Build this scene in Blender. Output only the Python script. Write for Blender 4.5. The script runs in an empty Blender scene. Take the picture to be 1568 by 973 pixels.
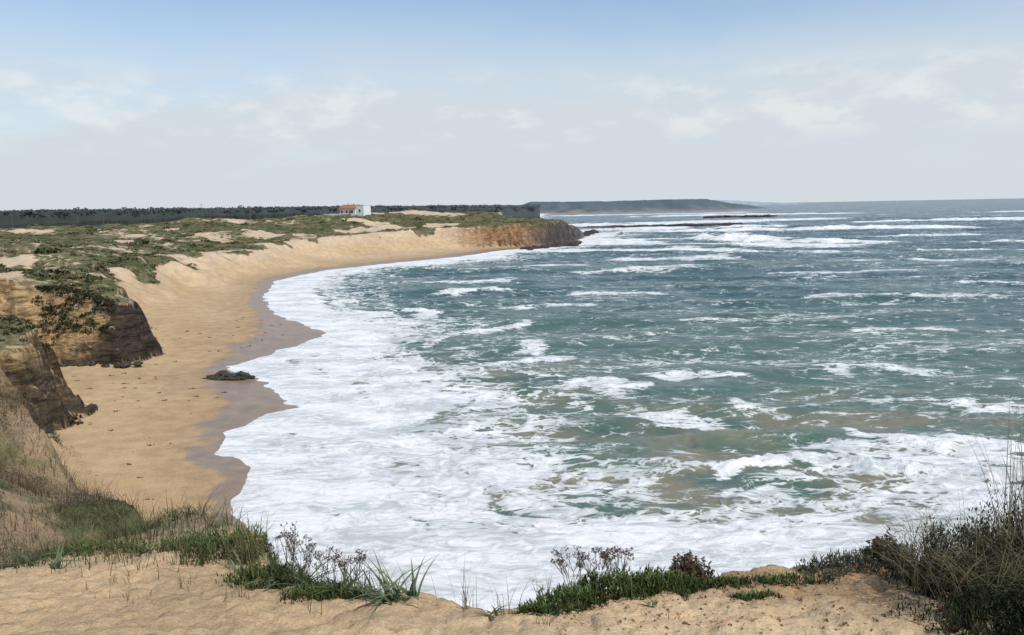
import bpy, math, numpy as np, time
from mathutils import Matrix, Vector, noise as mnoise
T0=time.time()
rng=np.random.default_rng(7)
sc=bpy.context.scene
sc.view_settings.view_transform='Standard'
try: sc.view_settings.look='None'
except Exception: pass
sc.view_settings.exposure=0
# ------------------------------------------------------------ noise
_r=np.random.default_rng(3)
_perm=_r.permutation(1024); _ga=_r.uniform(0,2*np.pi,1024); _gx=np.cos(_ga); _gy=np.sin(_ga)
def pn(x,y):
    xi=np.floor(x).astype(np.int64); yi=np.floor(y).astype(np.int64)
    fx=x-xi; fy=y-yi
    u=fx*fx*fx*(fx*(fx*6-15)+10); v=fy*fy*fy*(fy*(fy*6-15)+10)
    def g(ix,iy,dx,dy):
        h=_perm[(_perm[ix&1023]+iy)&1023]
        return _gx[h]*dx+_gy[h]*dy
    a=g(xi,yi,fx,fy); b=g(xi+1,yi,fx-1,fy); c=g(xi,yi+1,fx,fy-1); d=g(xi+1,yi+1,fx-1,fy-1)
    return (a+(b-a)*u+((c+(d-c)*u)-(a+(b-a)*u))*v)*1.5
def fbm(x,y,o=3,g=.5):
    s=0;a=1;t=0
    for i in range(o):
        s=s+a*pn(x*2**i+17.3*i,y*2**i-9.1*i); t+=a; a*=g
    return s/t
def sm(v,a,b):
    t=np.clip((v-a)/(b-a),0,1); return t*t*(3-2*t)
# ------------------------------------------------------------ coast plan (metres, z=0 is sea level)
SHORE=np.array([(400,-60),(120,0),(60,26),(45,33),(32,37.5),(25,38),(19,35.5),(12,32),(2,30),(-8,33),(-12.5,38.5),(-16.3,44.3),(-18.1,49.3),(-18.4,52.9),
(-21.9,56.4),(-23.1,62.2),(-22.4,66.6),(-19.5,69.9),(-23.5,76.4),(-27.2,82.8),(-33.5,89.8),(-31,96.3),(-28.5,105.6),(-26.9,113.7),
(-34,125),(-41.5,136),(-53,165),(-62,205),(-56.6,237),(-40.5,263),(-20,290),(-3.3,328),(11.4,350),(25,378),(40,440),(50,500),(38,540),
(0,570),(-20,700),(20,1200),(60,1900),(80,2600),(80,6000),(-6000,6000),(-6000,-600),(400,-600)],float)
# lip: x,y,slope width,rock flag
LIP=np.array([(400,-90,12,0),(60,-20,12,0),(30,-3,11,0),(12,3.5,9,0),(6,5.4,8,0),(3.8,5.7,7,0),(3.0,5.6,7,0),(2.5,5.5,7,0),(1.9,5.45,7,0),(1.0,5.2,7,0),(.25,4.85,7,0),
(-.2,4.62,7,0),(-.6,4.95,7,0),(-1.2,5.1,7,0),(-1.9,5.6,6,0),(-2.6,7.5,6,0),(-5.3,11,6,0),(-7.4,13,6,0),(-10.7,16,6,.3),(-19,24,7,.4),(-30,34,7,.5),
(-38,50,6,.7),(-41.5,60,3.0,1),(-41,66,2.8,1),(-46,71,4,1),(-56,76,5,.6),(-64,82,7,.6),(-62,91,7.5,1),(-54,92.5,5.5,1),(-48.0,92,3.2,1),(-47,95,3,1),(-58,108,6,.6),(-74,128,11,0),
(-80,150,12,0),(-86,195,12,0),(-84,235,13,0),(-79,272,14,0),(-64,308,16,0),(-43,335,16,0),(-27,346,10,.3),(-9,352,6,1),(10,363,6,1),(22,384,6,1),(35,440,6,1),(43,495,6,1),(30,528,8,1),
(-8,556,9,1),(-35,700,12,0),(0,1200,14,0),(40,1900,14,0),(60,2600,14,0),(60,5900,14,0),(-5900,5900,14,0),(-5900,-590,14,0),(400,-590,14,0)],float)
CP=np.array([(-3,8,14.5),(-5.3,11,13.3),(-7.4,13,13.2),(-10.7,16,14.2),(-9,11,14.3),(-20,22,14.5),(-30,34,12.5),(-16,12,16),(-60,20,18),(-41,50,9),(-42,64,7.0),(-50,68,9.3),(-70,66,13),
(-48,92,6.6),(-53,94,9.2),(-58,96,10.8),(-64,97,12),(-72,98,12.8),(-90,100,14),(-60,110,8),(-75,125,7.5),(-82,150,7.4),(-120,180,11.5),(-86,195,7),(-100,185,9.5),(-84,238,5.8),(-110,240,9.5),(-79,275,7.6),(-64,310,8),
(-43,345,9.4),(-27,350,9.6),(-7,360,10.6),(12,372,11.2),(22,388,10.8),(34,440,6),(42,490,3),(-170,350,12.5),(-140,380,14.6),(-80,400,16),(-40,430,17.5),(-10,420,14.5),(5,410,12.6),(-110,320,11.5),
(-200,250,10.5),(-250,400,10.2),(-400,600,4),(-200,600,9),(-60,520,12),(-40,700,12),(-100,900,13),(-500,900,11),(0,1400,8),(-300,1500,15),(20,2500,12),(-1500,1500,15),(-800,600,6),(-400,200,12),(-300,330,9)],float)
def seg_dist(x,y,P,extra=None):
    best=np.full(x.shape,1e18); ex=None if extra is None else [np.zeros(x.shape) for _ in range(extra.shape[1])]
    ins=np.zeros(x.shape,bool); n=len(P)
    for i in range(n):
        ax,ay=P[i]; bx,by=P[(i+1)%n]; dx=bx-ax; dy=by-ay
        t=np.clip(((x-ax)*dx+(y-ay)*dy)/(dx*dx+dy*dy),0,1)
        d=(x-ax-t*dx)**2+(y-ay-t*dy)**2
        m=d<best; best=np.where(m,d,best)
        if ex is not None:
            for k in range(len(ex)):
                ex[k]=np.where(m,extra[i,k]+(extra[(i+1)%n,k]-extra[i,k])*t,ex[k])
        if dy!=0:
            c=((ay>y)!=(by>y))&(x<dx*(y-ay)/dy+ax); ins^=c
    s=np.where(ins,1,-1)*np.sqrt(best)
    return s if ex is None else (s,ex)
def terrain(x,y,full=False):
    x=np.asarray(x,float); y=np.asarray(y,float)
    rr=np.hypot(x,y)
    s=seg_dist(x,y,SHORE); s=s+fbm(x/3,y/3,3)*.9*sm(rr,20,40)
    e,(w,rock)=seg_dist(x,y,LIP[:,:2],LIP[:,2:])
    farf=sm(rr,18,60)
    cr=(fbm(x/5,y/5,4)*2.4+(.3-np.abs(pn(x/3.1+4,y/3.1)))*1.2)*rock*farf+(fbm(x/22,y/22,3)*9+fbm(x/7,y/7,2)*2.2)*(1-rock)*sm(rr,90,160)+fbm(x/.8,y/.8,3)*.12*(1-farf)
    e=e+cr
    wgt=np.zeros(x.shape); zz=np.zeros(x.shape)
    for cx,cy,cz in CP:
        k=1/((x-cx)**2+(y-cy)**2+(.05*math.hypot(cx,cy))**2)**1.6
        wgt+=k; zz+=k*cz
    zu=zz/wgt
    near=1-sm(rr,6.5,10.5)
    plane=16.4-.2*np.maximum(y,-8)
    zu=zu*(1-near)+plane*near
    du=fbm(x/28,y/28,3)*3.2+ (.5-np.abs(fbm(x/14+5,y/14,3)))*2.8-1.0
    dim=np.minimum(0,np.abs(pn(x/.22+9,y/.22))-.22)*.11+np.minimum(0,np.abs(pn(x/.37+30,y/.37+4))-.2)*.10
    zu=zu+du*sm(rr,70,150)*sm(e,-2,22)+fbm(x/2.5,y/2.5,3)*.28*sm(rr,7,14)+fbm(x/.55,y/.55,3)*.05*(1-farf)+(fbm(x/.16,y/.16,2)*.014+dim)*(1-sm(rr,7,12))
    zl=np.where(s>0,np.minimum(.05*s,1.1+.012*s),.07*s); zl=np.maximum(zl,-2.6)+fbm(x/6,y/6,2)*.06
    t=np.clip(-e/w,0,1)
    f=1-t
    fr=np.clip(f+.05*np.sin(f*17+fbm(x/4,y/4,2)*9)*sm(t,0,.1)*sm(f,0,.1)+.14*fbm(x/1.7,y/1.7,3)*sm(t,0,.2)*sm(f,0,.15),0,1)
    f=np.where(rock>.5,fr,f**1.25)
    h=zl+(zu-zl)*f
    h=np.where(e>0,zu,h)
    if not full: return h
    return h,s,e,w,rock,rr
def tz(x,y): return float(terrain(np.array([x]),np.array([y]))[0])
# ------------------------------------------------------------ mesh helpers
def mk(name,V,F,mat,attrs=None,smooth=True,parent=None):
    me=bpy.data.meshes.new(name); V=np.ascontiguousarray(V,dtype=np.float32); F=np.ascontiguousarray(F,dtype=np.int32)
    me.vertices.add(len(V)); me.vertices.foreach_set('co',V.ravel())
    k=F.shape[1]; me.loops.add(F.size); me.loops.foreach_set('vertex_index',F.ravel())
    me.polygons.add(len(F)); me.polygons.foreach_set('loop_start',np.arange(0,F.size,k,dtype=np.int32))
    me.polygons.foreach_set('loop_total',np.full(len(F),k,dtype=np.int32))
    me.update(calc_edges=True)
    me.polygons.foreach_set('use_smooth',np.full(len(F),smooth,dtype=bool))
    for a,v in (attrs or {}).items():
        v=np.asarray(v,dtype=np.float32)
        if v.ndim==2:
            at=me.attributes.new(a,'FLOAT_COLOR','POINT'); c=np.ones((len(V),4),np.float32); c[:,:3]=v; at.data.foreach_set('color',c.ravel())
        else:
            at=me.attributes.new(a,'FLOAT','POINT'); at.data.foreach_set('value',v)
    ob=bpy.data.objects.new(name,me); sc.collection.objects.link(ob)
    if mat: me.materials.append(mat)
    if parent: ob.parent=parent
    return ob
def grid_faces(nr,nc):
    i=np.arange(nr-1)[:,None]*nc+np.arange(nc-1)[None,:]
    return np.stack([i,i+nc,i+nc+1,i+1],-1).reshape(-1,4)[:, ::-1]
class N:
    def __init__(s,name):
        s.m=bpy.data.materials.new(name); s.m.use_nodes=True; s.t=s.m.node_tree; s.t.nodes.clear()
        s.out=s.t.nodes.new('ShaderNodeOutputMaterial')
    def n(s,ty,**k):
        n=s.t.nodes.new(ty)
        for a,b in k.items(): setattr(n,a,b)
        return n
    def put(s,sock,v):
        if isinstance(v,bpy.types.NodeSocket): s.t.links.new(v,sock)
        else: sock.default_value=v
    def math(s,op,a,b=0.,clamp=False):
        n=s.n('ShaderNodeMath',operation=op,use_clamp=clamp); s.put(n.inputs[0],a); s.put(n.inputs[1],b); return n.outputs[0]
    def ss(s,v,a,b,c=0.,d=1.,lin=False):
        n=s.n('ShaderNodeMapRange',interpolation_type='LINEAR' if lin else 'SMOOTHSTEP'); s.put(n.inputs[0],v); s.put(n.inputs[1],a); s.put(n.inputs[2],b); s.put(n.inputs[3],c); s.put(n.inputs[4],d); return n.outputs[0]
    def noise(s,vec,scale,detail=4.,rough=.5,dist=0.):
        n=s.n('ShaderNodeTexNoise'); s.put(n.inputs['Vector'],vec); n.inputs['Scale'].default_value=scale; n.inputs['Detail'].default_value=detail; n.inputs['Roughness'].default_value=rough; n.inputs['Distortion'].default_value=dist; return n.outputs
    def mix(s,f,a,b,mode='MIX'):
        n=s.n('ShaderNodeMix',data_type='RGBA',blend_type=mode); s.put(n.inputs[0],f); s.put(n.inputs[6],a); s.put(n.inputs[7],b); return n.outputs[2]
    def map(s,vec,sc_):
        n=s.n('ShaderNodeMapping'); s.put(n.inputs[0],vec); n.inputs['Scale'].default_value=sc_; return n.outputs[0]
    def attr(s,a): return s.n('ShaderNodeAttribute',attribute_name=a).outputs
    def pos(s): return s.n('ShaderNodeNewGeometry').outputs['Position']
    def bump(s,h,st,d):
        n=s.n('ShaderNodeBump'); s.put(n.inputs['Strength'],st); n.inputs['Distance'].default_value=d; s.put(n.inputs['Height'],h); return n
    def bsdf(s,col,rough,spec=.3,normal=None):
        b=s.n('ShaderNodeBsdfPrincipled'); s.put(b.inputs['Base Color'],col); s.put(b.inputs['Roughness'],rough); s.put(b.inputs['Specular IOR Level'],spec)
        if normal is not None: s.put(b.inputs['Normal'],normal)
        s.t.links.new(b.outputs[0],s.out.inputs[0]); return b
def c4(r,g,b): return (r,g,b,1.)
# ------------------------------------------------------------ materials
def mat_ground():
    k=N('ground_sand_scrub'); p=k.pos()
    col=k.attr('Col')[0]; veg=k.attr('veg')[2]; wet=k.attr('wet')[2]; rock=k.attr('rock')[2]
    n1=k.noise(p,.6,5.,.6)[0]; n2=k.noise(p,7.,4.,.6)[0]; n3=k.noise(p,60.,2.,.6)[0]
    v=k.ss(n1,.3,.7,.85,1.12); v2=k.ss(n2,.3,.7,.88,1.1); v3=k.ss(n3,.3,.7,.83,1.14)
    mul=k.math('MULTIPLY',k.math('MULTIPLY',v,v2),v3)
    cc=k.n('ShaderNodeCombineColor')
    for i in range(3): k.put(cc.inputs[i],mul)
    base=k.mix(1.,col,cc.outputs[0],'MULTIPLY')
    rm=k.n('ShaderNodeMapping'); k.put(rm.inputs[0],p); rm.inputs['Scale'].default_value=(.35,.35,1.3); rm.inputs['Rotation'].default_value=(.15,.22,0)
    st=k.noise(rm.outputs[0],1.1,6.,.7,1.2)[0]
    rk=k.mix(k.ss(st,.36,.62),c4(.42,.37,.33),c4(1.3,1.22,1.12))
    base=k.mix(rock,base,k.mix(1.,base,rk,'MULTIPLY'))
    g1=k.noise(p,.22,5.,.65)[0]; g2=k.noise(p,1.6,4.,.7)[0]
    gc=k.mix(k.ss(g1,.38,.62),c4(.095,.105,.042),c4(.21,.172,.092))
    gc=k.mix(k.ss(g2,.38,.60),k.mix(1.,gc,c4(.42,.5,.45),'MULTIPLY'),gc)
    vm=k.ss(k.math('ADD',veg,k.math('MULTIPLY',k.math('SUBTRACT',k.noise(p,.4,6.,.72)[0],.5),1.3)),.42,.56)
    base=k.mix(vm,base,gc)
    rough=k.ss(wet,0.,1.,.9,.34)
    spec=k.ss(wet,0.,1.,.15,.40)
    dry=k.ss(wet,0.,.6,1.,.06)
    hb=k.math('MULTIPLY',dry,k.math('ADD',k.math('MULTIPLY',n2,.045),k.math('ADD',k.math('MULTIPLY',k.noise(p,3.,3.,.6)[0],.08),k.math('MULTIPLY',n3,.006))))
    hb=k.math('ADD',hb,k.math('MULTIPLY',k.math('MULTIPLY',rock,st),.9))
    hb=k.math('ADD',hb,k.math('MULTIPLY',k.math('MULTIPLY',veg,g2),.5))
    k.bsdf(base,rough,spec,k.bump(hb,.8,1.).outputs[0]); return k.m
def mat_sea():
    k=N('sea_water_foam'); p=k.pos()
    foam=k.attr('foam')[2]; shal=k.attr('shal')[2]; green=k.attr('green')[2]; deep=k.attr('deep')[2]
    ps=k.map(p,(.62,1.25,1.))
    w=k.noise(ps,.45,3.,.5)[1]
    va=k.n('ShaderNodeVectorMath',operation='MULTIPLY_ADD'); k.put(va.inputs[0],w); va.inputs[1].default_value=(3.4,3.0,0); k.put(va.inputs[2],ps)
    w2=k.noise(va.outputs[0],2.2,2.,.5)[1]
    vb=k.n('ShaderNodeVectorMath',operation='MULTIPLY_ADD'); k.put(vb.inputs[0],w2); vb.inputs[1].default_value=(.6,.6,0); k.put(vb.inputs[2],va.outputs[0])
    def vor(sc_):
        v=k.n('ShaderNodeTexVoronoi',feature='DISTANCE_TO_EDGE'); k.put(v.inputs['Vector'],vb.outputs[0]); v.inputs['Scale'].default_value=sc_; return v.outputs['Distance']
    l1=k.ss(vor(.62),0.,.26,1.,0.); l2=k.ss(vor(1.9),0.,.32,1.,0.); n1=k.noise(va.outputs[0],.5,8.,.66)[0]
    n4=k.noise(p,8.,3.,.6)[0]
    L=k.math('ADD',k.math('MULTIPLY',l1,.20),k.math('ADD',k.math('MULTIPLY',l2,.18),k.math('ADD',k.math('MULTIPLY',k.ss(n1,.28,.72,0.,1.,True),.5),k.math('MULTIPLY',n4,.14))))
    L=k.ss(L,.18,.84,0.,1.,True)
    th=k.math('SUBTRACT',1.,foam)
    m=k.ss(L,k.math('SUBTRACT',th,.06),k.math('ADD',th,.14))
    m2=k.ss(L,k.math('SUBTRACT',th,.28),k.math('ADD',th,.1))
    wc=k.mix(k.ss(k.noise(k.map(p,(.03,.09,.1)),1.,4.,.5)[0],.35,.65),c4(.038,.084,.082),c4(.066,.118,.106))
    wc=k.mix(deep,wc,c4(.052,.092,.108))
    wc=k.mix(green,wc,c4(.096,.150,.106))
    wc=k.mix(shal,wc,c4(.225,.195,.125))
    wc=k.mix(k.math('MULTIPLY',m2,.38),wc,c4(.28,.34,.31))
    fn=k.noise(va.outputs[0],1.6,7.,.7)[0]; fl=k.noise(va.outputs[0],.22,4.,.6)[0]
    fthin=k.ss(k.math('SUBTRACT',L,th),.0,.55)
    fc=k.mix(k.ss(k.math('ADD',k.math('MULTIPLY',fn,.55),k.math('MULTIPLY',fl,.45)),.40,.56),c4(.50,.535,.525),c4(.83,.83,.81))
    fc=k.mix(fthin,k.mix(.55,fc,c4(.42,.45,.41)),fc)
    col=k.mix(m,wc,fc)
    r=k.ss(m,0.,1.,.24,.85)
    hb=k.math('ADD',k.math('MULTIPLY',k.noise(k.map(p,(.45,1.35,1.)),.6,5.,.6)[0],.40),k.math('MULTIPLY',k.noise(k.map(p,(.7,1.3,1.)),3.2,3.,.6)[0],.05))
    hb=k.math('MULTIPLY',hb,k.ss(foam,.6,1.2,1.,.45))
    hb=k.math('ADD',hb,k.math('MULTIPLY',k.math('MULTIPLY',fn,k.math('MINIMUM',foam,1.)),.20))
    b=k.bsdf(col,r,k.ss(m,0.,1.,.38,.1),k.bump(hb,.75,1.).outputs[0]); b.inputs['IOR'].default_value=1.33
    return k.m
def mat_col(name,rough=.75,spec=.2,trans=0.):
    k=N(name); c=k.attr('Col')[0]; n=k.noise(k.pos(),4.,2.,.6)[0]
    col=k.mix(1.,c,k.mix(k.ss(n,.3,.7),c4(.75,.75,.75),c4(1.2,1.2,1.2)),'MULTIPLY')
    b=k.bsdf(col,rough,spec)
    if trans>0:
        tr=k.n('ShaderNodeBsdfTranslucent'); k.put(tr.inputs[0],col); mx=k.n('ShaderNodeMixShader'); mx.inputs[0].default_value=trans
        k.t.links.new(b.outputs[0],mx.inputs[1]); k.t.links.new(tr.outputs[0],mx.inputs[2]); k.t.links.new(mx.outputs[0],k.out.inputs[0])
    return k.m
def mat_plain(name,a,b_,scale,rough=.8,bs=.3,bd=.1):
    k=N(name); p=k.pos(); n=k.noise(p,scale,6.,.65)[0]; k.bsdf(k.mix(k.ss(n,.3,.7),c4(*a),c4(*b_)),rough,.25,k.bump(n,bs,bd).outputs[0]); return k.m
M_ground=mat_ground(); M_sea=mat_sea(); M_leaf=mat_col('foliage',.7,.15,.2); M_scrub=mat_col('scrub_foliage',.85,.08,0); M_land=mat_col('distant_land',.9,.05); M_forest=mat_col('haze_tinted_forest_foliage',.95,.0,.45)
M_rock=mat_plain('dark_shore_rock',(.02,.019,.017),(.09,.075,.06),2.5,.7,.8,.2)
# ------------------------------------------------------------ terrain
rows=[3.2]
while rows[-1]<4200:
    r=rows[-1]; f=.0078
    if r<11: f=.005
    elif 62<r<108: f=.0028
    elif 350<r<405: f=.0035
    elif r>700: f=.014
    rows.append(r*(1+f))
rows=np.array(rows); az=np.radians(np.arange(-82,64,.165))
R,A=np.meshgrid(rows,az,indexing='ij'); X=(R*np.sin(A)).ravel(); Y=(R*np.cos(A)-4).ravel()
h,s,e,w,rock,rr=terrain(X,Y,True)
nr,nc=R.shape
Hh=h.reshape(nr,nc)
dr=np.gradient(Hh,axis=0)/np.gradient(R,axis=0); da=np.gradient(Hh,axis=1)/(R*np.radians(.165))
slope=np.hypot(dr,da).ravel()
sandA=np.array([.485,.34,.19]); sandB=np.array([.545,.405,.245])
fn=fbm(X/15,Y/15,3)
C=sandA+(sandB-sandA)*sm(fn,-.4,.4)[:,None]
soil=sm(X+fbm(X/.7,Y/.7,3)*1.6,.9,2.2)*sm(Y+fbm(X/.5,Y/.5,2)*.5,4.4,5.0)*(1-sm(rr,7,12))
C=C*(1-.7*soil[:,None])+np.array([.36,.225,.11])*.7*soil[:,None]
up=sm(e,-10,0)*sm(rr,90,130)
C=C*(1-up[:,None])+np.array([.55,.42,.285])*up[:,None]
beach=sm(-e,1,4)*(1-sm(rr,120,230))
C=C*(1-.5*beach[:,None])+np.array([.45,.31,.165])*.5*beach[:,None]
rdg=(rr<=60)*sm(Y,7,8.5)*sm(-X,1.5,3)*sm(e,-7,0)
C=C*(1-.8*rdg[:,None])+np.array([.22,.155,.09])*.8*rdg[:,None]
sn=s+fbm(X/7,Y/7,3)*2.6
wlim=np.interp(Y,[0,50,60,66,74,82,90,97,104,116,128,160,220,300],[2.0,2.2,3.0,5,6,6,3,5.5,10,10,5,3.5,6,9])
wetv=(1-sm(sn,wlim*.7,wlim*1.1))*sm(-e,0,2)
damp=(1-sm(sn,wlim*1.1,wlim*1.9+3))*sm(-e,0,2)
C=C*(1-.5*damp[:,None])+np.array([.36,.245,.135])*.5*damp[:,None]
C=C*(1-wetv[:,None])+np.array([.285,.20,.125])*wetv[:,None]
wetv=wetv*(1-.8*sm(X,5,14)*(Y<70))
rk=rock*sm(slope,.4,.8)*sm(rr,14,30)
nz=fbm(X/6,h/1.6,3); nzc=fbm(X/2.2+Y/5,h/.9,3)
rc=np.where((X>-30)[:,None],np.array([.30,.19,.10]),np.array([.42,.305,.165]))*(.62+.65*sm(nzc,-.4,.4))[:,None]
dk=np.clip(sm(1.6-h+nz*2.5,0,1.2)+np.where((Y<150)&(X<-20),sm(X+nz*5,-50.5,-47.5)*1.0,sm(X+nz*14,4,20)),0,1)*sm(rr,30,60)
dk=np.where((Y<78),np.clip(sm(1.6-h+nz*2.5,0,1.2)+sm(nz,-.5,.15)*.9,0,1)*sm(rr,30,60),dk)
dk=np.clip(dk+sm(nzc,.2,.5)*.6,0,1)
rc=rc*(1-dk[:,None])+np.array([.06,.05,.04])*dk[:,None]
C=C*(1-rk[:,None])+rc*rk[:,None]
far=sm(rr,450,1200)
C=C*(1-.6*far[:,None])+np.array([.18,.2,.18])*.6*far[:,None]  # far ground greyed in its colour, standing in for atmospheric haze
big=fbm(X/45+3,Y/45,3)
vd=.73+.6*big+.36*fbm(X/14,Y/14,2)
edge=sm(e+fbm(X/10,Y/10,3)*13*(rock<.5)+3.0*((Y<230)&(Y>135)),-3.5,3.5)
vd=vd*edge
bare=[(-46,432,34,13),(-66,338,12,16),(-54,352,12,10),(-175,352,14,8),(-30,372,14,9),(-150,330,10,6),(-120,250,8,8),(-90,300,9,9),(-70,375,12,5),(-135,290,7,7),(-105,160,6,5),(-210,330,14,6)]
for bx,by,ax_,ay_ in bare:
    vd=vd*sm(((X-bx)/ax_)**2+((Y-by)/ay_)**2+fbm(X/7,Y/7,2),.4,1.4)
vd=vd*sm(rr,100,125)
vrock=np.where((Y<120)&(rr>25),sm(e,-2,1)*.62,0)*sm(1.2-slope,0,.4)*(1-.7*sm(-X,58,64)*(Y>85))
veg=np.maximum(vd,vrock)
hl=(X>-24)&(Y>340)&(Y<560); veg=np.where(hl,np.maximum(veg,.75*sm(e,-3,1)),veg)
nr_=(rr<=60); ridge=sm(Y,7,8.5)*sm(-X,1.5,3)*sm(e,-7,0)
veg=np.where(nr_,.52*ridge*(.8+.6*fbm(X/1.5,Y/1.5,2)),veg)
veg=np.where(s<0,0,veg)
V=np.stack([X,Y,h],1); F=grid_faces(nr,nc)
keep=(h[F].max(1)>-1.2); F=F[keep]
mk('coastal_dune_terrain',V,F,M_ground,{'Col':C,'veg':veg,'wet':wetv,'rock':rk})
print('terrain',time.time()-T0)
# ------------------------------------------------------------ sea
rows=[24.]
while rows[-1]<26000:
    r=rows[-1]; f=.0055 if r<150 else (.0065 if r<900 else .02)
    rows.append(r*(1+f))
rows=np.array(rows); az=np.radians(np.arange(-48,66,.145))
R,A=np.meshgrid(rows,az,indexing='ij'); X=(R*np.sin(A)).ravel(); Y=(R*np.cos(A)).ravel(); nr,nc=R.shape; RR=R.ravel()
ds=-seg_dist(X,Y,SHORE)
nzb=fbm(X/9,Y/6,4); n2=fbm(X/30,Y/9,4); n3=fbm(X/5+9,Y/2.2,3); n5=fbm(X/90+4,Y/40,3); n6=fbm(X/14+3,Y/3.5,4)
ws=np.interp(Y,[0,45,60,90,108,150,200,260,300,340,420,700],[14,13,15,15,12,11,13,15,16,18,14,22])
ws=ws-5.5*sm(X,0,16)*(Y<90)
dd=ds+nzb*8+n3*3
# swash lines: successive sheets of foam, each with a bright front and a thinner tail
band=fbm((ds+nzb*4+n3*1.2)/3.2,(X+Y)/26.,3); rid=sm(.16-np.abs(band),0,.16)
foam=1.17-.24*sm(ds+nzb*5,ws*.2,ws*.8)-.48*sm(dd,ws*.8,ws*1.3)-.12*sm(dd,ws*1.2,ws*1.8)-.24*sm(dd,ws*1.7,ws*2.7)+.24*n3*sm(ds,2,8)
foam+=(.20*rid-.36*sm(band,.10,.42))*sm(ds,1.5,5)*(1-sm(dd,ws*1.4,ws*2.2))
op=.17+.32*n2+.19*n6+.22*n5
op=op-.05*sm(RR,150,400)
foam=np.maximum(foam,op)
CAPS=[ # x1,y1,x2,y2,width,intensity,height
(92,398,156,334,9.5,1.35,3.0),(10,322,78,302,10,1.15,.5),(55,352,112,345,10,1.15,.5),(40,420,90,410,10,1.15,.6),(100,525,290,500,10,1.35,2.4),(60,470,130,455,8,1.1,.6),
(300,640,440,650,11,1.35,2.8),(80,760,300,800,30,1.2,.5),(240,1200,480,1150,36,1.3,2.6),(620,1000,700,980,16,1.2,1.5),(760,1050,830,1040,16,1.2,1.5),(150,1500,420,1500,50,1.1,1.0),(60,700,160,720,16,1.2,.5),
(190,400,235,392,3.5,.9,1.3),(150,570,200,590,7,1.1,1.4),(340,440,400,430,4,.9,1.2),(55,560,120,575,14,1.1,.5),(100,330,135,310,6,.95,.5),(40,270,70,262,5,.8,.4),(80,282,120,270,4,.75,.4),(20,385,60,370,10,1.1,.4),
(13.8,49.4,18.7,51.8,.6,1.15,.4),(18.7,51.8,25,50.8,.9,1.2,.6),(25,50.8,34,47.4,.9,1.2,.5),(27,57.5,37,53.6,1.3,1.05,.4),(24,54,34,51.5,1.6,.78,.0),
(20.2,68,20.8,66.5,.9,1.0,.2),(15,80,23,78.5,1.3,.82,.15),(7,75,12,74,1.8,.85,.1),(2.6,103,2.6,96,1.4,.9,.1),(-8,110,2,118,1.2,.8,.2),(-14,128,-18,140,1.6,1.0,.5),(-16,112,-24,106,1.4,.95,.4),(-2,88,6,92,1.2,.8,.2),
(28,120,40,118,1.2,.7,.3),(50,110,60,107,1.3,.75,.3),(14,160,30,158,2.,.7,.3),(60,150,90,142,2,.7,.3),(12,64,16,62,1.2,.8,.1),(70,200,100,196,2.5,.72,.4),(20,210,50,214,2.5,.72,.4),(-14,165,-4,168,1.6,.8,.3),(-20,190,0,196,2.,.8,.4),
(34,84,44,80,1.2,.7,.2),(40,66,50,63,1.2,.75,.2),(0,140,14,142,1.5,.7,.3),(100,170,130,160,2,.72,.4),(110,240,150,225,3,.72,.5),(0,235,20,240,3,.8,.4),(150,280,190,270,3,.8,.8),(200,330,260,310,3.5,.85,1.1)]
zb=np.zeros(len(X))
for x1,y1,x2,y2,wd,it,hh in CAPS:
    dx=x2-x1; dy=y2-y1; t=np.clip(((X-x1)*dx+(Y-y1)*dy)/(dx*dx+dy*dy),0,1)
    pre=np.hypot(X-x1-t*dx,Y-y1-t*dy)<wd*5; I=np.nonzero(pre)[0]
    if len(I)==0: continue
    xi,yi,ti=X[I],Y[I],t[I]; q=fbm(xi/(wd*2.2)+x1,yi/(wd*.9),4); q2=fbm(xi/(wd*5)+y1,yi/(wd*4),2); q3=fbm(xi/(wd*.5),yi/(wd*.3)+x1,3)
    d=np.hypot(xi-x1-ti*dx+q*wd*1.5,yi-y1-ti*dy+q2*wd*2.2+q*wd)/wd
    foam[I]=np.maximum(foam[I],it*(1-sm(d,.3,2.2))*(1+.5*q+.35*q3)+op[I]*.5*sm(d,.5,2))
    taper=sm(ti,0,.15)*(1-sm(ti,.85,1))
    zb[I]=np.maximum(zb[I],hh*np.exp(-(d*.9)**2)*(.75+.9*q+.3*q3)*(.4+.6*taper))
amp=sm(ds,1,26)
z=np.zeros(len(X))
wx=fbm(X/40,Y/40,2)*9; wy=fbm(X/40+50,Y/40,2)*9
for lam,a,th in [(24,.54,.1),(14,.34,-.22),(8.5,.22,.3),(5.2,.12,-.45),(3.3,.065,.15),(2.0,.03,.6)]:
    ph=2*np.pi/lam*((Y+wy)*math.cos(th)+(X+wx)*math.sin(th))+3.5*fbm(X/(lam*1.6),Y/(lam*1.6),2)
    env=.5+1.1*fbm(X/(lam*2.3)+lam,Y/(lam*1.8),2)
    fade=1-sm(RR*.0065,lam*.3,lam*.6)
    z+=a*env*(np.exp(np.sin(ph))-1.27)*.75*fade
ph=2*np.pi/52*(Y*.97+X*.12)+4*fbm(X/120,Y/120,2); z+=.8*(np.exp(np.sin(ph))-1.27)*.7*sm(RR,100,240)*(1-sm(RR,2500,4000))
crest=sm(z,.7,1.6)*.36*(RR<1500)*sm(ds,8,30)*(1+n2); foam=foam+crest
z=z*(.10+.90*amp)*sm(ds,-1,6)+fbm(X/1.6,Y/1.3,3)*.07*sm(ds,2,12)*(RR<200)+.12*rid*sm(ds,3,8)*(1-sm(ds,25,45))*(RR<260)
dx_=X-17.5; dy_=Y-58-.12*dx_; sw=np.exp(-(dy_/1.7)**2)*sm(13-np.abs(dx_),0,7); z+=.75*sw; foam-=.3*sw
z=z+zb+.02
z=np.where(RR>4000,0,z)
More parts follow.
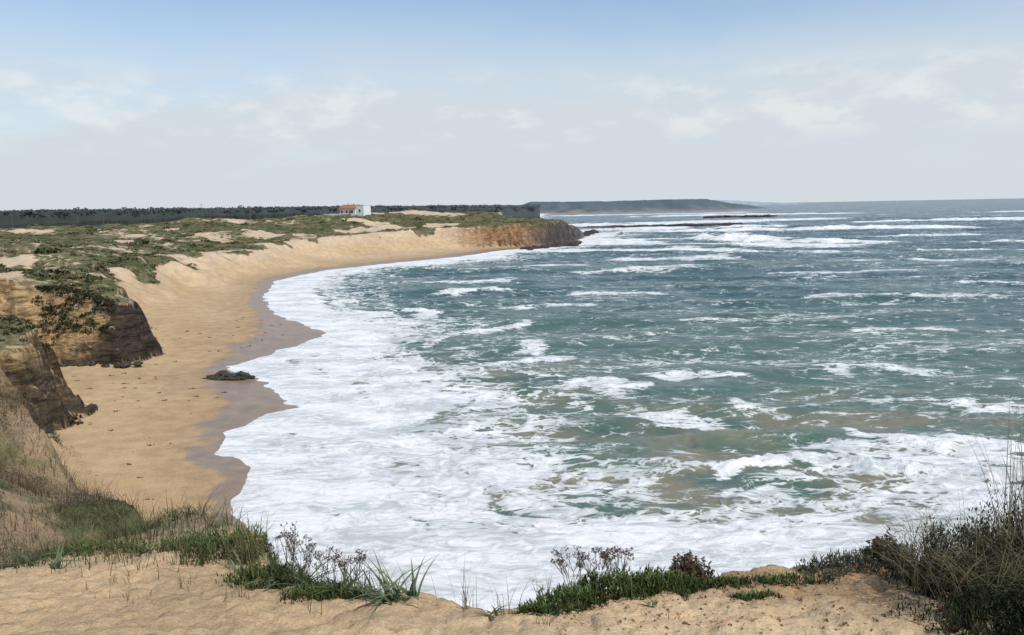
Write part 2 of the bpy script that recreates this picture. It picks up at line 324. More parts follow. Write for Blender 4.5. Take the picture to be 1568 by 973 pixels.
shal=(.88*(1-sm(ds+nzb*6,16,46)))*(RR<150)*sm(fbm(X/8,Y/5,3),-.32,.3)*sm(105-Y,0,30)
shal=np.maximum(shal,(1-sm(ds,0,9))*.85*sm(X,14,22)*(Y<60))
green=sm(190-RR,0,110)*(.65+.5*n2)+sw*.6+.5*sm(z,.3,1.)*(RR<400)
foam=foam-np.where((X>18)&(Y<60),.6*(1-sm(ds,1.5,6)),0)
V=np.stack([X,Y,z],1); F=grid_faces(nr,nc); keep=(ds[F].max(1)>-7); F=F[keep]
mk('sea',V,F,M_sea,{'foam':foam,'shal':shal,'green':np.clip(green,0,1),'deep':sm(RR,180,900)})
print('sea',time.time()-T0)
# ------------------------------------------------------------ vegetation builders
def rot_rand(n):
    v=rng.normal(size=(n,3)); v/=np.linalg.norm(v,axis=1)[:,None]
    w_=rng.normal(size=(n,3)); w_-=(w_*v).sum(1)[:,None]*v; w_/=np.linalg.norm(w_,axis=1)[:,None]; return v,w_
def leafquads(Cn,size,col,asp=.55):
    n=len(Cn); a,b=rot_rand(n); size=np.broadcast_to(size,(n,))[:,None]
    V=np.stack([Cn-a*size,Cn-b*size*asp,Cn+a*size,Cn+b*size*asp],1).reshape(-1,3)
    return V,np.arange(4*n).reshape(n,4),np.repeat(col,4,axis=0)
def blades(P,hh,wd,lean,droop,col,K=4,azi=None):
    n=len(P); hh=np.broadcast_to(hh,(n,)); wd=np.broadcast_to(wd,(n,)); lean=np.broadcast_to(lean,(n,)); droop=np.broadcast_to(droop,(n,))
    if azi is None: azi=rng.uniform(0,2*np.pi,n)
    d=np.stack([np.cos(azi),np.sin(azi),0*azi],1); fa=azi+np.pi/2+rng.normal(0,.5,n); sd=np.stack([np.cos(fa),np.sin(fa),0*fa],1)
    V=[];
    for k in range(K):
        t=k/(K-1); q=P+d*(hh*lean*(t*.5+t*t))[:,None]; q=q.copy(); q[:,2]+=hh*(t-droop*t*t)
        ww=(wd*(1-t**1.6*.93)*.5)[:,None]; V+= [q-sd*ww,q+sd*ww]
    V=np.stack(V,1); F=[]
    for k in range(K-1): F.append([2*k,2*k+1,2*k+3,2*k+2])
    F=np.array(F)[None]+ (np.arange(n)*2*K)[:,None,None]
    sh=np.repeat(np.linspace(.55,1.15,K),2)[None,:,None]
    return V.reshape(-1,3),F.reshape(-1,4),(col[:,None,:]*sh).reshape(-1,3)
def prisms(A_,B_,ra,rb,col):
    n=len(A_); ax=B_-A_; ax/=np.maximum(np.linalg.norm(ax,axis=1),1e-6)[:,None]
    ref=np.tile([.3,.9,.1],(n,1)); u=np.cross(ax,ref); u/=np.linalg.norm(u,axis=1)[:,None]; v=np.cross(ax,u)
    ra=np.broadcast_to(ra,(n,))[:,None]; rb=np.broadcast_to(rb,(n,))[:,None]; L=[]
    for c,r in ((A_,ra),(B_,rb)):
        for k in range(3):
            a=k*2*np.pi/3; L.append(c+r*(u*math.cos(a)+v*math.sin(a)))
    V=np.stack(L,1).reshape(-1,3); F=np.array([[0,1,4,3],[1,2,5,4],[2,0,3,5]])[None]+(np.arange(n)*6)[:,None,None]
    return V,F.reshape(-1,4),np.repeat(col,6,axis=0)
def join(parts):
    Vs=[];Fs=[];Cs=[];o=0
    for v,f,c in parts: Vs.append(v);Fs.append(f+o);Cs.append(c);o+=len(v)
    return np.concatenate(Vs),np.concatenate(Fs),np.concatenate(Cs)
def obj(name,parts,mat=M_leaf,smooth=False):
    v,f,c=join(parts); return mk(name,v,f,mat,{'Col':np.clip(c,0,1)},smooth)
def vcol(base,n,v=.25):
    return np.array(base)[None]*rng.uniform(1-v,1+v,(n,1))*rng.uniform(.92,1.08,(n,3))
PAL=np.array([(.09,.10,.042),(.125,.125,.058),(.165,.148,.08),(.06,.07,.03),(.19,.158,.092),(.135,.145,.07)])
# ---- dune scrub
n=32000; ang=np.radians(rng.uniform(-44,6,n)); rad=np.exp(rng.uniform(np.log(100),np.log(460),n)); sx=rad*np.sin(ang); sy=rad*np.cos(ang)
hz,s_,e_,w_,r_,q_=terrain(sx,sy,True)
dens=.58+.6*fbm(sx/45+3,sy/45,3)+.36*fbm(sx/14,sy/14,2)+.5*fbm(sx/9,sy/9,2); dens*=sm(e_+fbm(sx/10,sy/10,3)*13*(r_<.5)+3.0*((sy<230)&(sy>135)),-2.5,5)
for bx,by,ax_,ay_ in bare: dens=dens*sm(((sx-bx)/ax_)**2+((sy-by)/ay_)**2,.5,1.5)
k=(dens>rng.uniform(.25,1.1,n)); sx,sy,hz=sx[k],sy[k],hz[k]
def patch(n,cx,cy,ax_,ay_): 
    a=rng.uniform(0,2*np.pi,n); r=np.sqrt(rng.uniform(0,1,n)); return cx+ax_*r*np.cos(a),cy+ay_*r*np.sin(a)
ex=[];ey=[]
for nn,cx,cy,ax_,ay_ in [(300,-52.0,91.4,4.4,2.8),(60,-62,101,6,4),(110,-48,69,5.5,4.5),(50,-58,72,8,6),(40,-48,55,8,8)]:
    a,b=patch(nn,cx,cy,ax_,ay_); ex.append(a); ey.append(b)
ex=np.concatenate(ex); ey=np.concatenate(ey); ez=terrain(ex,ey); m=ez>4.4; ex,ey,ez=ex[m],ey[m],ez[m]
Rr=np.concatenate([np.exp(rng.normal(-.5,.45,len(sx))),np.exp(rng.normal(-.85,.3,len(ex)))])
bx_=np.concatenate([sx,ex]); by_=np.concatenate([sy,ey]); bz_=np.concatenate([hz,ez]); nb=len(bx_)
pc=PAL[rng.integers(0,6,nb)]; pc[len(sx):]=np.array([(.04,.047,.022),(.055,.06,.03),(.10,.085,.05)])[rng.choice([0,0,1,2],nb-len(sx))]
K=30
uu=rng.normal(size=(nb,K,3)); uu/=np.linalg.norm(uu,axis=2)[:,:,None]; uu*=rng.uniform(.6,1,(nb,K,1)); uu[:,:,2]=np.abs(uu[:,:,2])
Cn=np.stack([bx_,by_,bz_],1)[:,None,:]+uu*np.stack([Rr*1.1,Rr*1.1,Rr*.45],1)[:,None,:]
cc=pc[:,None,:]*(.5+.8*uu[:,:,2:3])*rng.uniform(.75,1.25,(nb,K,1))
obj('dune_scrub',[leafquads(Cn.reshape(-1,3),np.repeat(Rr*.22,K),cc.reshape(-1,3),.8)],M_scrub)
print('scrub',nb,time.time()-T0)
# ---- pine forest (distant mass, sea haze painted into its vertex colours): closed canopy body + individual crowns standing out of it
FX=[-1150,-450,-150,40]
def ffront(x): return np.interp(x,FX,[620,670,900,1040])
def ftop(x): return np.interp(x,[-1150,-400,-150,40],[24.0,23.8,23.0,20.5])
cx_=np.linspace(-1150,40,900); vv=np.array([0,.0,.01,.03,.10,.3,.6,1.])
hv=np.array([-.2,.35,.75,.93,1,1,1,1]); CX,VV=np.meshgrid(cx_,vv); HV=np.meshgrid(cx_,hv)[1]
CY=ffront(CX)+VV*320+3.5*fbm(CX/14,VV*3,3); gz=terrain(CX.ravel(),ffront(CX).ravel()).reshape(CX.shape)
CZ=gz+(ftop(CX)-.9+.9*fbm(CX/90,CY/200,3)+1.3*fbm(CX/7,CY/9,3)-gz)*HV
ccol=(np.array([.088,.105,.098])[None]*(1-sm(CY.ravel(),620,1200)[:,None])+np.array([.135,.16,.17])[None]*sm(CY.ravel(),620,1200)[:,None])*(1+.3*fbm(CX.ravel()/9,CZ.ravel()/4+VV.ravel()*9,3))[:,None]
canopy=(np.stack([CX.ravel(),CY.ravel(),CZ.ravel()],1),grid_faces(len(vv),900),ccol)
n=5200; fx=-1150+1190*rng.uniform(0,1,n); dv=rng.uniform(0,1,n)**1.3; fy=ffront(fx)+dv*300; g0=terrain(fx,ffront(fx))
tp_=ftop(fx)+.9*fbm(fx/90,fy/200,3)+rng.normal(0,.4,n)+np.where(rng.uniform(size=n)<.012,1.8,0); cr_=rng.uniform(2.,3.4,n); K=14
uu=rng.normal(size=(n,K,3)); uu/=np.linalg.norm(uu,axis=2)[:,:,None]; uu*=rng.uniform(.4,1,(n,K,1))
Cn=np.stack([fx,fy,tp_-cr_*.6],1)[:,None,:]+uu*np.stack([cr_*1.4,cr_*1.4,cr_*.55],1)[:,None,:]
hzf=sm(fy,600,1200)[:,None,None]  # haze tint mixed into crown colour, stronger further back
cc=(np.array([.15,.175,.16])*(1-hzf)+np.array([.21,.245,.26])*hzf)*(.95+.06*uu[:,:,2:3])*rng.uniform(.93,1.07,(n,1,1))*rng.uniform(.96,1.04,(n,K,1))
nt_=700; tx=-1150+1190*rng.uniform(0,1,nt_); ty=ffront(tx)-1.5; tg=terrain(tx,ty)
tp=prisms(np.stack([tx,ty,tg-.5],1),np.stack([tx,ty,tg+6],1),.25,.15,vcol((.12,.12,.11),nt_,.1))
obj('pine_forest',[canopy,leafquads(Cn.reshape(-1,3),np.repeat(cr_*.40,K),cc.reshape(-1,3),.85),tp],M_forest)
# ---- distant headlands, bluish haze painted into their base colours
def cape(name,prof,yc,depth,col,colb,seed):
    xs=np.linspace(prof[0][0],prof[-1][0],420); top=np.interp(xs,[p[0] for p in prof],[p[1] for p in prof])
    vs=np.linspace(0,1,26); XX,VV=np.meshgrid(xs,vs); TT=np.meshgrid(top,vs)[0]
    pf=sm(VV,0,.30)*(1-sm(VV,.8,1)); jag=1+.10*fbm(XX/70+seed,VV*4,4)
    Z=TT*pf*jag-1+1.0*fbm(XX/12+seed,VV*10,2)*pf; YY=yc+(VV-.1)*depth+fbm(XX/160+seed,VV*.5,3)*depth*.18
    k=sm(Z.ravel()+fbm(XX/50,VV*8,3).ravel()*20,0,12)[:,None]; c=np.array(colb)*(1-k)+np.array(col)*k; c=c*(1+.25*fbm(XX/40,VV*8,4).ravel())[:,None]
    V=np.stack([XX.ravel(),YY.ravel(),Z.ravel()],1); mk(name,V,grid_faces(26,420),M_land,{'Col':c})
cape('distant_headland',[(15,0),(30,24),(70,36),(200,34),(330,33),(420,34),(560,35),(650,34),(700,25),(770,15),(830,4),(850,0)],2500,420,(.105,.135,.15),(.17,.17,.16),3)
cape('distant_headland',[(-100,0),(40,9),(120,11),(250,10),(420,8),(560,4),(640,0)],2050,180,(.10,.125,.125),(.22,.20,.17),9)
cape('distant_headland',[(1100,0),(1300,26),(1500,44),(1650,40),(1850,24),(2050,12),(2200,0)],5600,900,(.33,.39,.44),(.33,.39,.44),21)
# ------------------------------------------------------------ rocks
def rocks(name,items,mat,sub=4,seed=0,amp_=.45):
    import bmesh
    bm=bmesh.new()
    for i,(x,y,z0,rx,ry,rz) in enumerate(items):
        r=bmesh.ops.create_icosphere(bm,subdivisions=sub,radius=1)
        o=Vector((seed+i*7.3,i*3.1,seed*1.7))
        for v in r['verts']:
            p=v.co.copy(); d=1+amp_*mnoise.noise(p*1.3+o)+amp_*.6*abs(mnoise.noise(p*3.1+o))+.15*mnoise.noise(p*8+o)
            c=mnoise.cell(p*2.2+o)*.12
            v.co=Vector((x+p.x*rx*(d+c),y+p.y*ry*(d+c),z0+p.z*rz*(d+c)))
    me=bpy.data.meshes.new(name); bm.to_mesh(me); bm.free(); me.materials.append(mat); ob=bpy.data.objects.new(name,me); sc.collection.objects.link(ob); return ob
it=[(-31.2,82.6,.3,1.3,.9,.5),(-29.9,82.9,.3,.9,.7,.45),(-32.5,82.3,.3,.9,.6,.25),(-30.6,81.8,.25,1.3,.5,.28),(-29.3,82.4,.25,.6,.6,.35),(-31.8,81.6,.25,.5,.4,.2),(-28.6,82.6,.2,.4,.3,.2),(-33.4,82.2,.2,.4,.3,.15)]
rocks('beach_rock_outcrop',it,M_rock,4,3,.6)
it=[];
for i in range(26):
    t=rng.uniform(); it.append((6+26*t+rng.normal(0,1.5),338+42*t*t-2+rng.normal(0,2),.3,rng.uniform(1,2.6),rng.uniform(1,2.2),rng.uniform(.6,1.6)))
for i in range(14): t=rng.uniform(); it.append((32+24*t+rng.normal(0,2),420+105*t+rng.normal(0,3),.2,rng.uniform(1.5,3.5),rng.uniform(2,4),rng.uniform(.8,2.0)))
rocks('headland_shore_rocks',it,M_rock,3,11)
it=[(62+125*t,620+20*t+rng.normal(0,3),.8,rng.uniform(3,7),rng.uniform(2,4),rng.uniform(.8,1.5)) for t in np.linspace(0,1,38)]
it+=[(250+80*t,980+rng.normal(0,4),.8,rng.uniform(4,9),3,rng.uniform(1.2,2.4)) for t in np.linspace(0,1,14)]
rocks('tidal_reef',it,M_rock,2,5)
it=[]
for i in range(26):
    a=rng.uniform(); it.append((-40+rng.uniform(-1,2.5),60+8*a,.9,rng.uniform(.2,.7),rng.uniform(.2,.7),rng.uniform(.15,.45)))
for i in range(16): it.append((-54+11*rng.uniform(),87.2+rng.uniform(-.4,1.2),.9,rng.uniform(.2,.6),rng.uniform(.2,.6),rng.uniform(.15,.35)))
rocks('cliff_foot_boulders',it,M_rock,3,23)
n=190; bx_=rng.uniform(-48,-20,n); by_=rng.uniform(42,130,n); hz,s_,e_,w_,r_,q_=terrain(bx_,by_,True); m=(s_>4)&(e_<-5); bx_,by_,hz=bx_[m],by_[m],hz[m]
bx_=np.append(bx_,[-37.5,-37,-36.8]); by_=np.append(by_,[63.2,63.4,63.1]); hz=np.append(hz,terrain(bx_[-3:],by_[-3:]))
sz=rng.uniform(.03,.15,len(bx_)); sz[-3:]=.35
P=np.repeat(np.stack([bx_,by_,hz],1),14,axis=0)+rng.normal(size=(14*len(bx_),3))*np.repeat(sz,14)[:,None]*np.array([1.3,.8,.15])+[0,0,.02]
obj('seaweed_debris',[leafquads(P,np.repeat(sz,14)*.7,vcol((.05,.035,.022),len(P)),.6)],M_scrub)
# ------------------------------------------------------------ house
def boxm(name,x0,x1,y0,y1,z0,z1,mat,parent):
    V=np.array([(x,y,z) for x in (x0,x1) for y in (y0,y1) for z in (z0,z1)],float)
    F=np.array([[0,1,3,2],[4,6,7,5],[0,4,5,1],[2,3,7,6],[0,2,6,4],[1,5,7,3]]); return mk(name,V,F,mat,None,False,parent)
M_white=mat_plain('whitewash',(.74,.73,.70),(.82,.81,.79),1.5,.85,.05,.02); M_tile=mat_plain('red_roof_tile',(.30,.11,.07),(.42,.17,.11),4.,.8,.4,.1); M_win=mat_plain('dark_window_glass',(.03,.04,.05),(.05,.06,.07),1.,.15,0.,.01)
house=bpy.data.objects.new('white_farmhouse',None); sc.collection.objects.link(house)
hx,hy=-81.5,402.; house.location=(hx,hy,tz(hx,hy)+.2); house.rotation_euler=(0,0,math.radians(-28)); house.scale=(1.12,1.12,1.12)
def gable(name,x0,x1,y0,y1,z0,ze,zr,mat):
    ym=(y0+y1)/2
    V=[(x0,y0,z0),(x1,y0,z0),(x1,y1,z0),(x0,y1,z0),(x0,y0,ze),(x1,y0,ze),(x1,y1,ze),(x0,y1,ze),(x0,ym,zr),(x1,ym,zr)]
    me=bpy.data.meshes.new(name); me.from_pydata(V,[],[(0,1,5,4),(1,2,6,9,5),(2,3,7,6),(3,0,4,8,7),(0,3,2,1)]); me.materials.append(mat)
    o=bpy.data.objects.new(name,me); sc.collection.objects.link(o); o.parent=house
gable('walls',-4.5,4.5,-3,3,-1,3.4,4.9,M_white)
def slab(name,pts,th,mat):
    V=[tuple(p) for p in pts]+[(p[0],p[1],p[2]+th) for p in pts]
    me=bpy.data.meshes.new(name); me.from_pydata(V,[],[(3,2,1,0),(4,5,6,7),(0,1,5,4),(1,2,6,5),(2,3,7,6),(3,0,4,7)]); me.materials.append(mat)
    o=bpy.data.objects.new(name,me); sc.collection.objects.link(o); o.parent=house
slab('roof_front',[(-4.9,-3.5,3.16),(4.9,-3.5,3.16),(4.9,0,4.92),(-4.9,0,4.92)],.14,M_tile)
slab('roof_back',[(-4.9,0.004,4.92),(4.9,.004,4.92),(4.9,3.5,3.16),(-4.9,3.5,3.16)],.14,M_tile)
boxm('wing',4.51,9.,-2.6,2.6,-1,4.6,M_white,house); boxm('wing_parapet',4.5,9.12,-2.72,2.72,4.602,4.85,M_white,house)
boxm('chimney',-2.6,-1.9,.6,1.3,4.2,5.9,M_white,house)
for i,xx in enumerate((-3.2,-.4,2.6)): boxm('window_%d'%i,xx-.45,xx+.45,-3.03,-2.98,1.2,2.4,M_win,house)
boxm('door',1.0,1.9,-3.03,-2.98,.2,2.3,M_tile,house); boxm('wing_window',6.2,7.2,-2.63,-2.58,1.6,2.8,M_win,house)
boxm('garden_wall',-14,-4.52,-3.2,-2.95,-1,1.0,M_white,house)
M_pole=mat_plain('weathered_wood',(.12,.10,.08),(.2,.17,.14),3.,.9,.2,.05)
for px_,py_,ph_ in [(-128,385,8),(-150,380,8),(-205,370,8),(-172,330,7.5),(-268,420,8)]:
    z0=tz(px_,py_); A_=np.array([[px_,py_,z0-.4],[px_-.8,py_,z0+ph_-.6]]); B_=np.array([[px_,py_,z0+ph_],[px_+.8,py_,z0+ph_-.6]])
    v,f,c=prisms(A_,B_,np.array([.16,.07]),np.array([.1,.07]),vcol((.1,.1,.1),2)); mk('utility_pole',v,f,M_pole,{'Col':c},False)
# ------------------------------------------------------------ foreground plants
def zz(x,y): return terrain(x,y)
n=100000; gx=rng.uniform(-26,-1.6,n); gy=rng.uniform(6.2,30,n); hz,s_,e_,w_,r_,q_=terrain(gx,gy,True)
pm=fbm(gx/1.6,gy/1.6,3); rid_=(e_>-1.6)&(hz>9)&(gy>7.0+.25*pm)&(gx>-1.05*gy-2)&(pm>-.40); gx,gy,hz,pm=gx[rid_],gy[rid_],hz[rid_],pm[rid_]; n=len(gx)
tt=sm(fbm(gx/2.2+7,gy/2.2,3)+.7*(9.4-gy)/3+.25,-.02,.42)[:,None]; tt=np.maximum(tt,.25)
t3=sm(fbm(gx/1.1+20,gy/1.1,2),-.1,.3)[:,None]
col=(np.array([.24,.155,.10])*(1-t3)+np.array([.15,.095,.062])*t3)*(1-tt)+np.array([.12,.135,.06])*tt; col=col*rng.uniform(.6,1.35,(n,1))
hh=rng.uniform(.12,.42,n)*(1+.6*pm)
P=np.stack([gx,gy,hz-.02],1)
obj('dry_slope_grass',[blades(P,hh,rng.uniform(.005,.012,n),rng.uniform(.1,.7,n),rng.uniform(0,.35,n),col)])
print('grass',n,time.time()-T0)
def shrub(name,cx,cy,rx,ry,hgt,base,n,leaf=.03,blade=False,var=.35):
    u=rng.normal(size=(n,3)); u/=np.linalg.norm(u,axis=1)[:,None]; u*=(rng.uniform(.35,1,n)**.5)[:,None]; u[:,2]=np.abs(u[:,2])
    lump=1+.4*pn(u[:,0]*2.5+cx*3,u[:,1]*2.5+cy*3)+.2*pn(u[:,0]*6+cx*3,u[:,1]*6+cy*3)
    x=cx+u[:,0]*rx*lump; y=cy+u[:,1]*ry*lump; z=zz(x,y)*.6+tz(cx,cy)*.4+u[:,2]*hgt*lump
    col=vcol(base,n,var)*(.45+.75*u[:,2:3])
    C_=np.stack([x,y,z],1)
    if blade: return obj(name,[blades(C_-[0,0,.02],rng.uniform(.7,1.4,n)*leaf,leaf*.28,rng.uniform(0,.8,n),rng.uniform(0,.3,n),col,3)])
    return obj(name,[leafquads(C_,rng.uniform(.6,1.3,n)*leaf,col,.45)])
for cx,cy,r,hgt,b in [(-9.9,15.0,1.1,.4,(.11,.11,.065)),(-8.7,12.8,.8,.3,(.15,.115,.075)),(-11.7,16,1.3,.5,(.10,.105,.06)),(-6.7,11.4,.7,.25,(.15,.12,.075)),(-5.4,8.6,.5,.28,(.10,.115,.055)),(-6.6,9.2,.6,.28,(.13,.125,.07)),(-4.2,9,.4,.2,(.09,.12,.045)),(-13.5,18,1.6,.5,(.08,.09,.05)),(-7.9,10.2,.8,.3,(.15,.125,.075)),(-5.9,8.0,.35,.2,(.06,.065,.035)),(-5.0,7.6,.3,.15,(.11,.125,.06))]:
    shrub('coastal_shrub',cx,cy,r,r*.8,hgt,b,int(3000*r),.03,True)
for cx,cy,rx,ry,hgt,n in [(-2.4,6.2,.42,.3,.22,2600),(-2.9,6.6,.35,.25,.15,1600),(-3.9,6.9,.6,.25,.12,1800),(-1.75,5.35,.4,.22,.13,2200),(-1.3,4.98,.3,.16,.1,1600),
  (.12,4.6,.14,.10,.08,700),(.32,4.68,.22,.14,.14,1600),(.62,4.85,.34,.16,.17,2600),(.98,4.95,.3,.16,.13,2200),(1.4,5.0,.22,.10,.06,700),(1.85,5.05,.3,.1,.05,700),(1.55,4.75,.18,.06,.04,400)]:
    shrub('ice_plant_clump',cx,cy,rx,ry,hgt,(.105,.15,.045),n,.035,True)
shrub('reddish_heath_shrub',1.2,5.08,.15,.12,.22,(.13,.095,.06),1800,.018)
shrub('reddish_heath_shrub',2.75,5.45,.2,.18,.2,(.095,.08,.05),1800,.02)
shrub('grey_leaf_shrub',2.35,5.3,.3,.16,.13,(.16,.18,.12),1100,.035,True)
shrub('grey_leaf_shrub',2.85,5.0,.25,.2,.12,(.14,.15,.09),1000,.035,True)
for cx,cy,rx,ry,hgt,n in [(3.4,4.75,.85,.5,.52,19000),(2.9,4.15,.55,.36,.28,9000),(3.3,3.9,.6,.4,.35,9000),(4.3,5.2,1.0,.6,.75,10000)]:
    shrub('juniper_shrub',cx,cy,rx,ry,hgt,(.052,.06,.03),n,.03,True,.5)
n=2300; a=rng.uniform(0,2*np.pi,n); r=np.sqrt(rng.uniform(0,1,n)); gx=3.4+.95*r*np.cos(a); gy=4.6+.6*r*np.sin(a)
P=np.stack([gx,gy,zz(gx,gy)+.1],1); obj('marram_grass',[blades(P,rng.uniform(.2,.5,n),.005,rng.uniform(.3,1.1,n),rng.uniform(0,.5,n),vcol((.18,.155,.085),n,.5),5)])
n=100; P=np.stack([rng.normal(3.5,.14,n),rng.normal(4.9,.12,n),np.full(n,15.5)],1); obj('marram_grass',[blades(P,rng.uniform(.6,1.4,n),.007,rng.uniform(.02,.28,n),rng.uniform(0,.12,n),vcol((.30,.255,.15),n,.4),7,azi=rng.normal(math.pi,.9,n))])
def strap(cx,cy,n,L,wd=.026):
    P=np.stack([cx+rng.normal(0,.025,n),cy+rng.normal(0,.025,n),np.full(n,tz(cx,cy)-.01)],1)
    obj('sea_daffodil_plant',[blades(P,rng.uniform(.6,1.1,n)*L,wd*rng.uniform(.6,1.1,n),rng.uniform(.3,1.2,n),rng.uniform(.2,.75,n),vcol((.14,.19,.095),n,.3),7)])
for cx,cy,n,L in [(-3.75,5.95,12,.24),(-4.25,6.4,14,.26),(-.84,4.78,26,.31),(-.7,4.85,12,.25),(-1.2,4.95,16,.25),(-1.5,5.15,16,.26),(-1.0,4.9,14,.23),(.86,4.62,7,.1),(-.15,4.55,9,.12),(-3.3,6.5,12,.2),(-2.1,5.6,14,.22),(1.9,5.2,8,.1),(-1.7,5.3,12,.24),(.2,4.6,8,.12)]: strap(cx,cy,n,L)
def tuft(cx,cy,n,L,c,sp=.05,name='dune_grass_tuft'):
    x=cx+rng.normal(0,sp,n); y=cy+rng.normal(0,sp,n); P=np.stack([x,y,zz(x,y)-.01],1)
    obj(name,[blades(P,rng.uniform(.5,1.1,n)*L,.0055,rng.uniform(.05,.5,n),rng.uniform(0,.25,n),vcol(c,n,.35),6)])
for cx,cy,n,L,c,sp in [(-2.15,5.9,140,.42,(.17,.17,.07),.07),(-2.6,6.0,90,.26,(.14,.15,.065),.12),(-3.2,6.2,120,.24,(.13,.14,.055),.25),(-1.75,5.35,60,.32,(.2,.17,.09),.12),(-.35,4.72,16,.34,(.25,.2,.1),.06),(-.05,4.6,14,.3,(.25,.2,.1),.06),(.2,4.7,16,.32,(.22,.18,.09),.05),
  (-1.0,4.95,24,.36,(.22,.18,.1),.1),(1.15,5.0,14,.28,(.2,.16,.09),.05),(-4.4,6.5,120,.22,(.14,.15,.07),.2),(.15,4.3,14,.1,(.25,.2,.1),.03),(-3.0,5.4,10,.14,(.2,.15,.07),.05),(-1.9,4.9,12,.16,(.16,.15,.07),.05),(2.2,5.3,24,.18,(.2,.17,.08),.1),(2.6,5.3,50,.2,(.18,.16,.08),.14),(-2.4,5.25,14,.12,(.2,.15,.07),.1),
  (-1.35,5.1,30,.3,(.2,.18,.09),.2),(.6,4.9,20,.25,(.2,.17,.08),.2),(3.0,4.9,60,.2,(.18,.16,.09),.15),(-3.6,6.4,100,.25,(.2,.16,.09),.3),(-2.0,5.2,9,.14,(.22,.2,.1),.12),(-2.7,5.0,8,.12,(.2,.17,.09),.1),(.9,4.4,8,.08,(.2,.2,.1),.03)]: tuft(cx,cy,n,L,c,sp)
def umbel(cx,cy,hgt,nst=7):
    A1=[];B1=[];R1=[];D=[]; z0=tz(cx,cy)
    for i in range(nst):
        a=rng.uniform(0,6.28); ln=rng.uniform(.15,.5)*hgt; b=np.array([cx+rng.normal(0,.02),cy+rng.normal(0,.02),z0]); mid=b+[math.cos(a)*ln*.4,math.sin(a)*ln*.4,hgt*rng.uniform(.45,.6)]
        A1.append(b);B1.append(mid);R1.append(.003)
        for j in range(4):
            a2=a+rng.normal(0,1.); tip=mid+[math.cos(a2)*ln*.45,math.sin(a2)*ln*.45,hgt*rng.uniform(.2,.5)]; A1.append(mid);B1.append(tip);R1.append(.002)
            for q in range(8):
                a3=rng.uniform(0,6.28); e2=tip+[math.cos(a3)*.022,math.sin(a3)*.022,rng.uniform(.01,.025)]; A1.append(tip);B1.append(e2);R1.append(.001); D.append(e2)
    A1=np.array(A1);B1=np.array(B1);R1=np.array(R1); D=np.repeat(np.array(D),4,axis=0)+rng.normal(0,.003,(len(D)*4,3))
    obj('dead_umbel_plant',[prisms(A1,B1,R1,R1*.7,vcol((.16,.125,.09),len(A1))),leafquads(D,.0042,vcol((.12,.10,.085),len(D)),.8)])
for cx,cy,hh in [(-1.62,5.25,.40),(-1.48,5.15,.36),(-1.3,5.05,.29),(-1.12,4.97,.26),(.38,4.78,.30),(.54,4.87,.34),(.68,4.95,.28)]: umbel(cx,cy,hh,6)
n=700; px_=rng.uniform(.2,3.2,n); py_=rng.uniform(4,5.3,n); pz_=zz(px_,py_)
P=np.repeat(np.stack([px_,py_,pz_],1),5,axis=0); sz=np.repeat(rng.uniform(.003,.013,n),5); P=P+rng.normal(size=P.shape)*sz[:,None]*.4
obj('sand_pebbles',[leafquads(P,sz,np.repeat(vcol((.34,.23,.12),n,.5),5,axis=0),.9)],M_scrub)
# ------------------------------------------------------------ light, sky
d=Vector((.50,-.55,1.0)).normalized()
L=bpy.data.lights.new('sun','SUN'); L.energy=3.4; L.angle=math.radians(.8); L.color=(1,.95,.88)
lo=bpy.data.objects.new('sun',L); sc.collection.objects.link(lo); lo.rotation_euler=d.to_track_quat('Z','Y').to_euler(); lo.location=(0,0,60)
W=bpy.data.worlds.new('World'); sc.world=W; W.use_nodes=True; nt=W.node_tree; nt.nodes.clear()
class WN(N):
    def __init__(s,t): s.t=t
k=WN(nt); out=k.n('ShaderNodeOutputWorld')
sky=k.n('ShaderNodeTexSky'); sky.sky_type='NISHITA'; sky.sun_disc=False; sky.sun_elevation=math.asin(d.z); sky.sun_rotation=math.atan2(d.x,d.y); sky.altitude=20; sky.air_density=1.0; sky.dust_density=.6; sky.ozone_density=1.6
tc=k.n('ShaderNodeTexCoord').outputs['Generated']
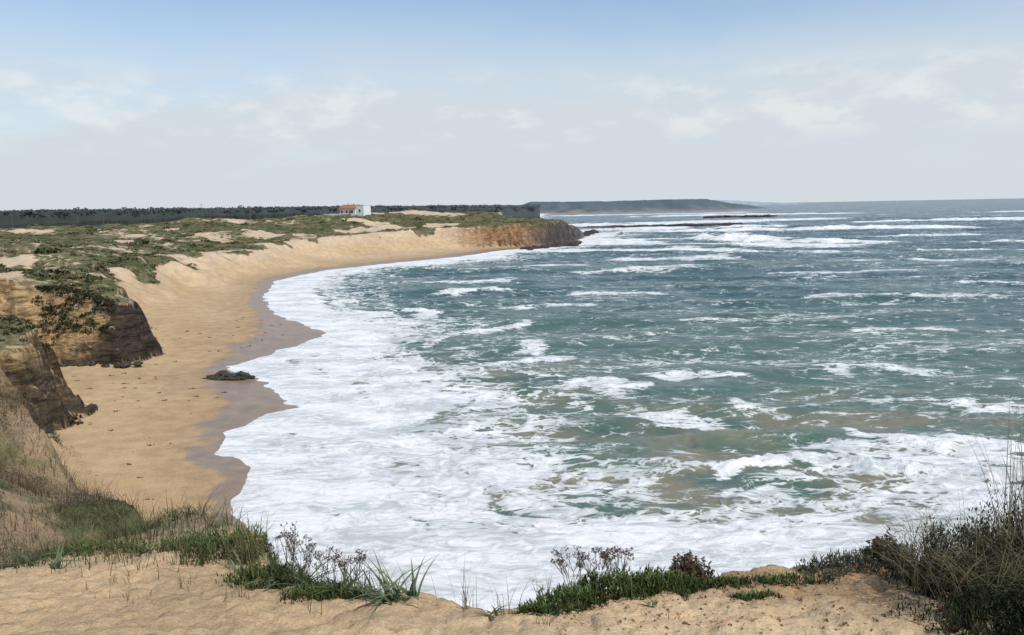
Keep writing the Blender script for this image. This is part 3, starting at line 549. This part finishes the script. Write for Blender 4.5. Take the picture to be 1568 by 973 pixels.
sx_=k.n('ShaderNodeSeparateXYZ'); k.put(sx_.inputs[0],tc); zc=sx_.outputs[2]
haze=k.ss(zc,.0,.30,1.,0.)
veil=k.math('MULTIPLY',k.ss(k.noise(k.map(tc,(1.,1.,4.5)),1.5,7.,.6,.4)[0],.42,.64),k.ss(zc,.13,.25,1.,.2))
cb=k.math('MULTIPLY',k.ss(zc,.06,.10),k.ss(zc,.135,.18,1.,0.))
cn=k.noise(k.map(tc,(1.,1.,2.4)),13.,8.,.56)[0]; cn2=k.noise(tc,3.5,2.,.5)[0]
cum=k.math('MULTIPLY',k.ss(k.math('ADD',cn,k.math('MULTIPLY',k.math('SUBTRACT',cn2,.5),.5)),.49,.70),cb)
fac=k.math('ADD',k.math('MULTIPLY',haze,.95),k.math('MULTIPLY',veil,.45),True)
b1=k.n('ShaderNodeBackground'); k.put(b1.inputs[0],sky.outputs[0]); b1.inputs[1].default_value=.15
b2=k.n('ShaderNodeBackground'); b2.inputs[0].default_value=(.645,.71,.76,1); b2.inputs[1].default_value=1.
b3=k.n('ShaderNodeBackground'); b3.inputs[0].default_value=(.84,.86,.86,1); b3.inputs[1].default_value=1.
m1=k.n('ShaderNodeMixShader'); k.put(m1.inputs[0],fac); nt.links.new(b1.outputs[0],m1.inputs[1]); nt.links.new(b2.outputs[0],m1.inputs[2])
m2=k.n('ShaderNodeMixShader'); k.put(m2.inputs[0],k.math('MULTIPLY',cum,.6)); nt.links.new(m1.outputs[0],m2.inputs[1]); nt.links.new(b3.outputs[0],m2.inputs[2])
nt.links.new(m2.outputs[0],out.inputs[0])
# ------------------------------------------------------------ camera
cd=bpy.data.cameras.new('camera'); cam=bpy.data.objects.new('camera',cd); sc.collection.objects.link(cam); sc.camera=cam
cd.sensor_width=36; cd.lens=27.18; cd.clip_start=.05; cd.clip_end=60000
cam.matrix_world=Matrix.Translation((0,0,18))@Matrix.Rotation(math.radians(90-8.1),4,'X')@Matrix.Rotation(math.radians(-1.1),4,'Z')
print('done',time.time()-T0)
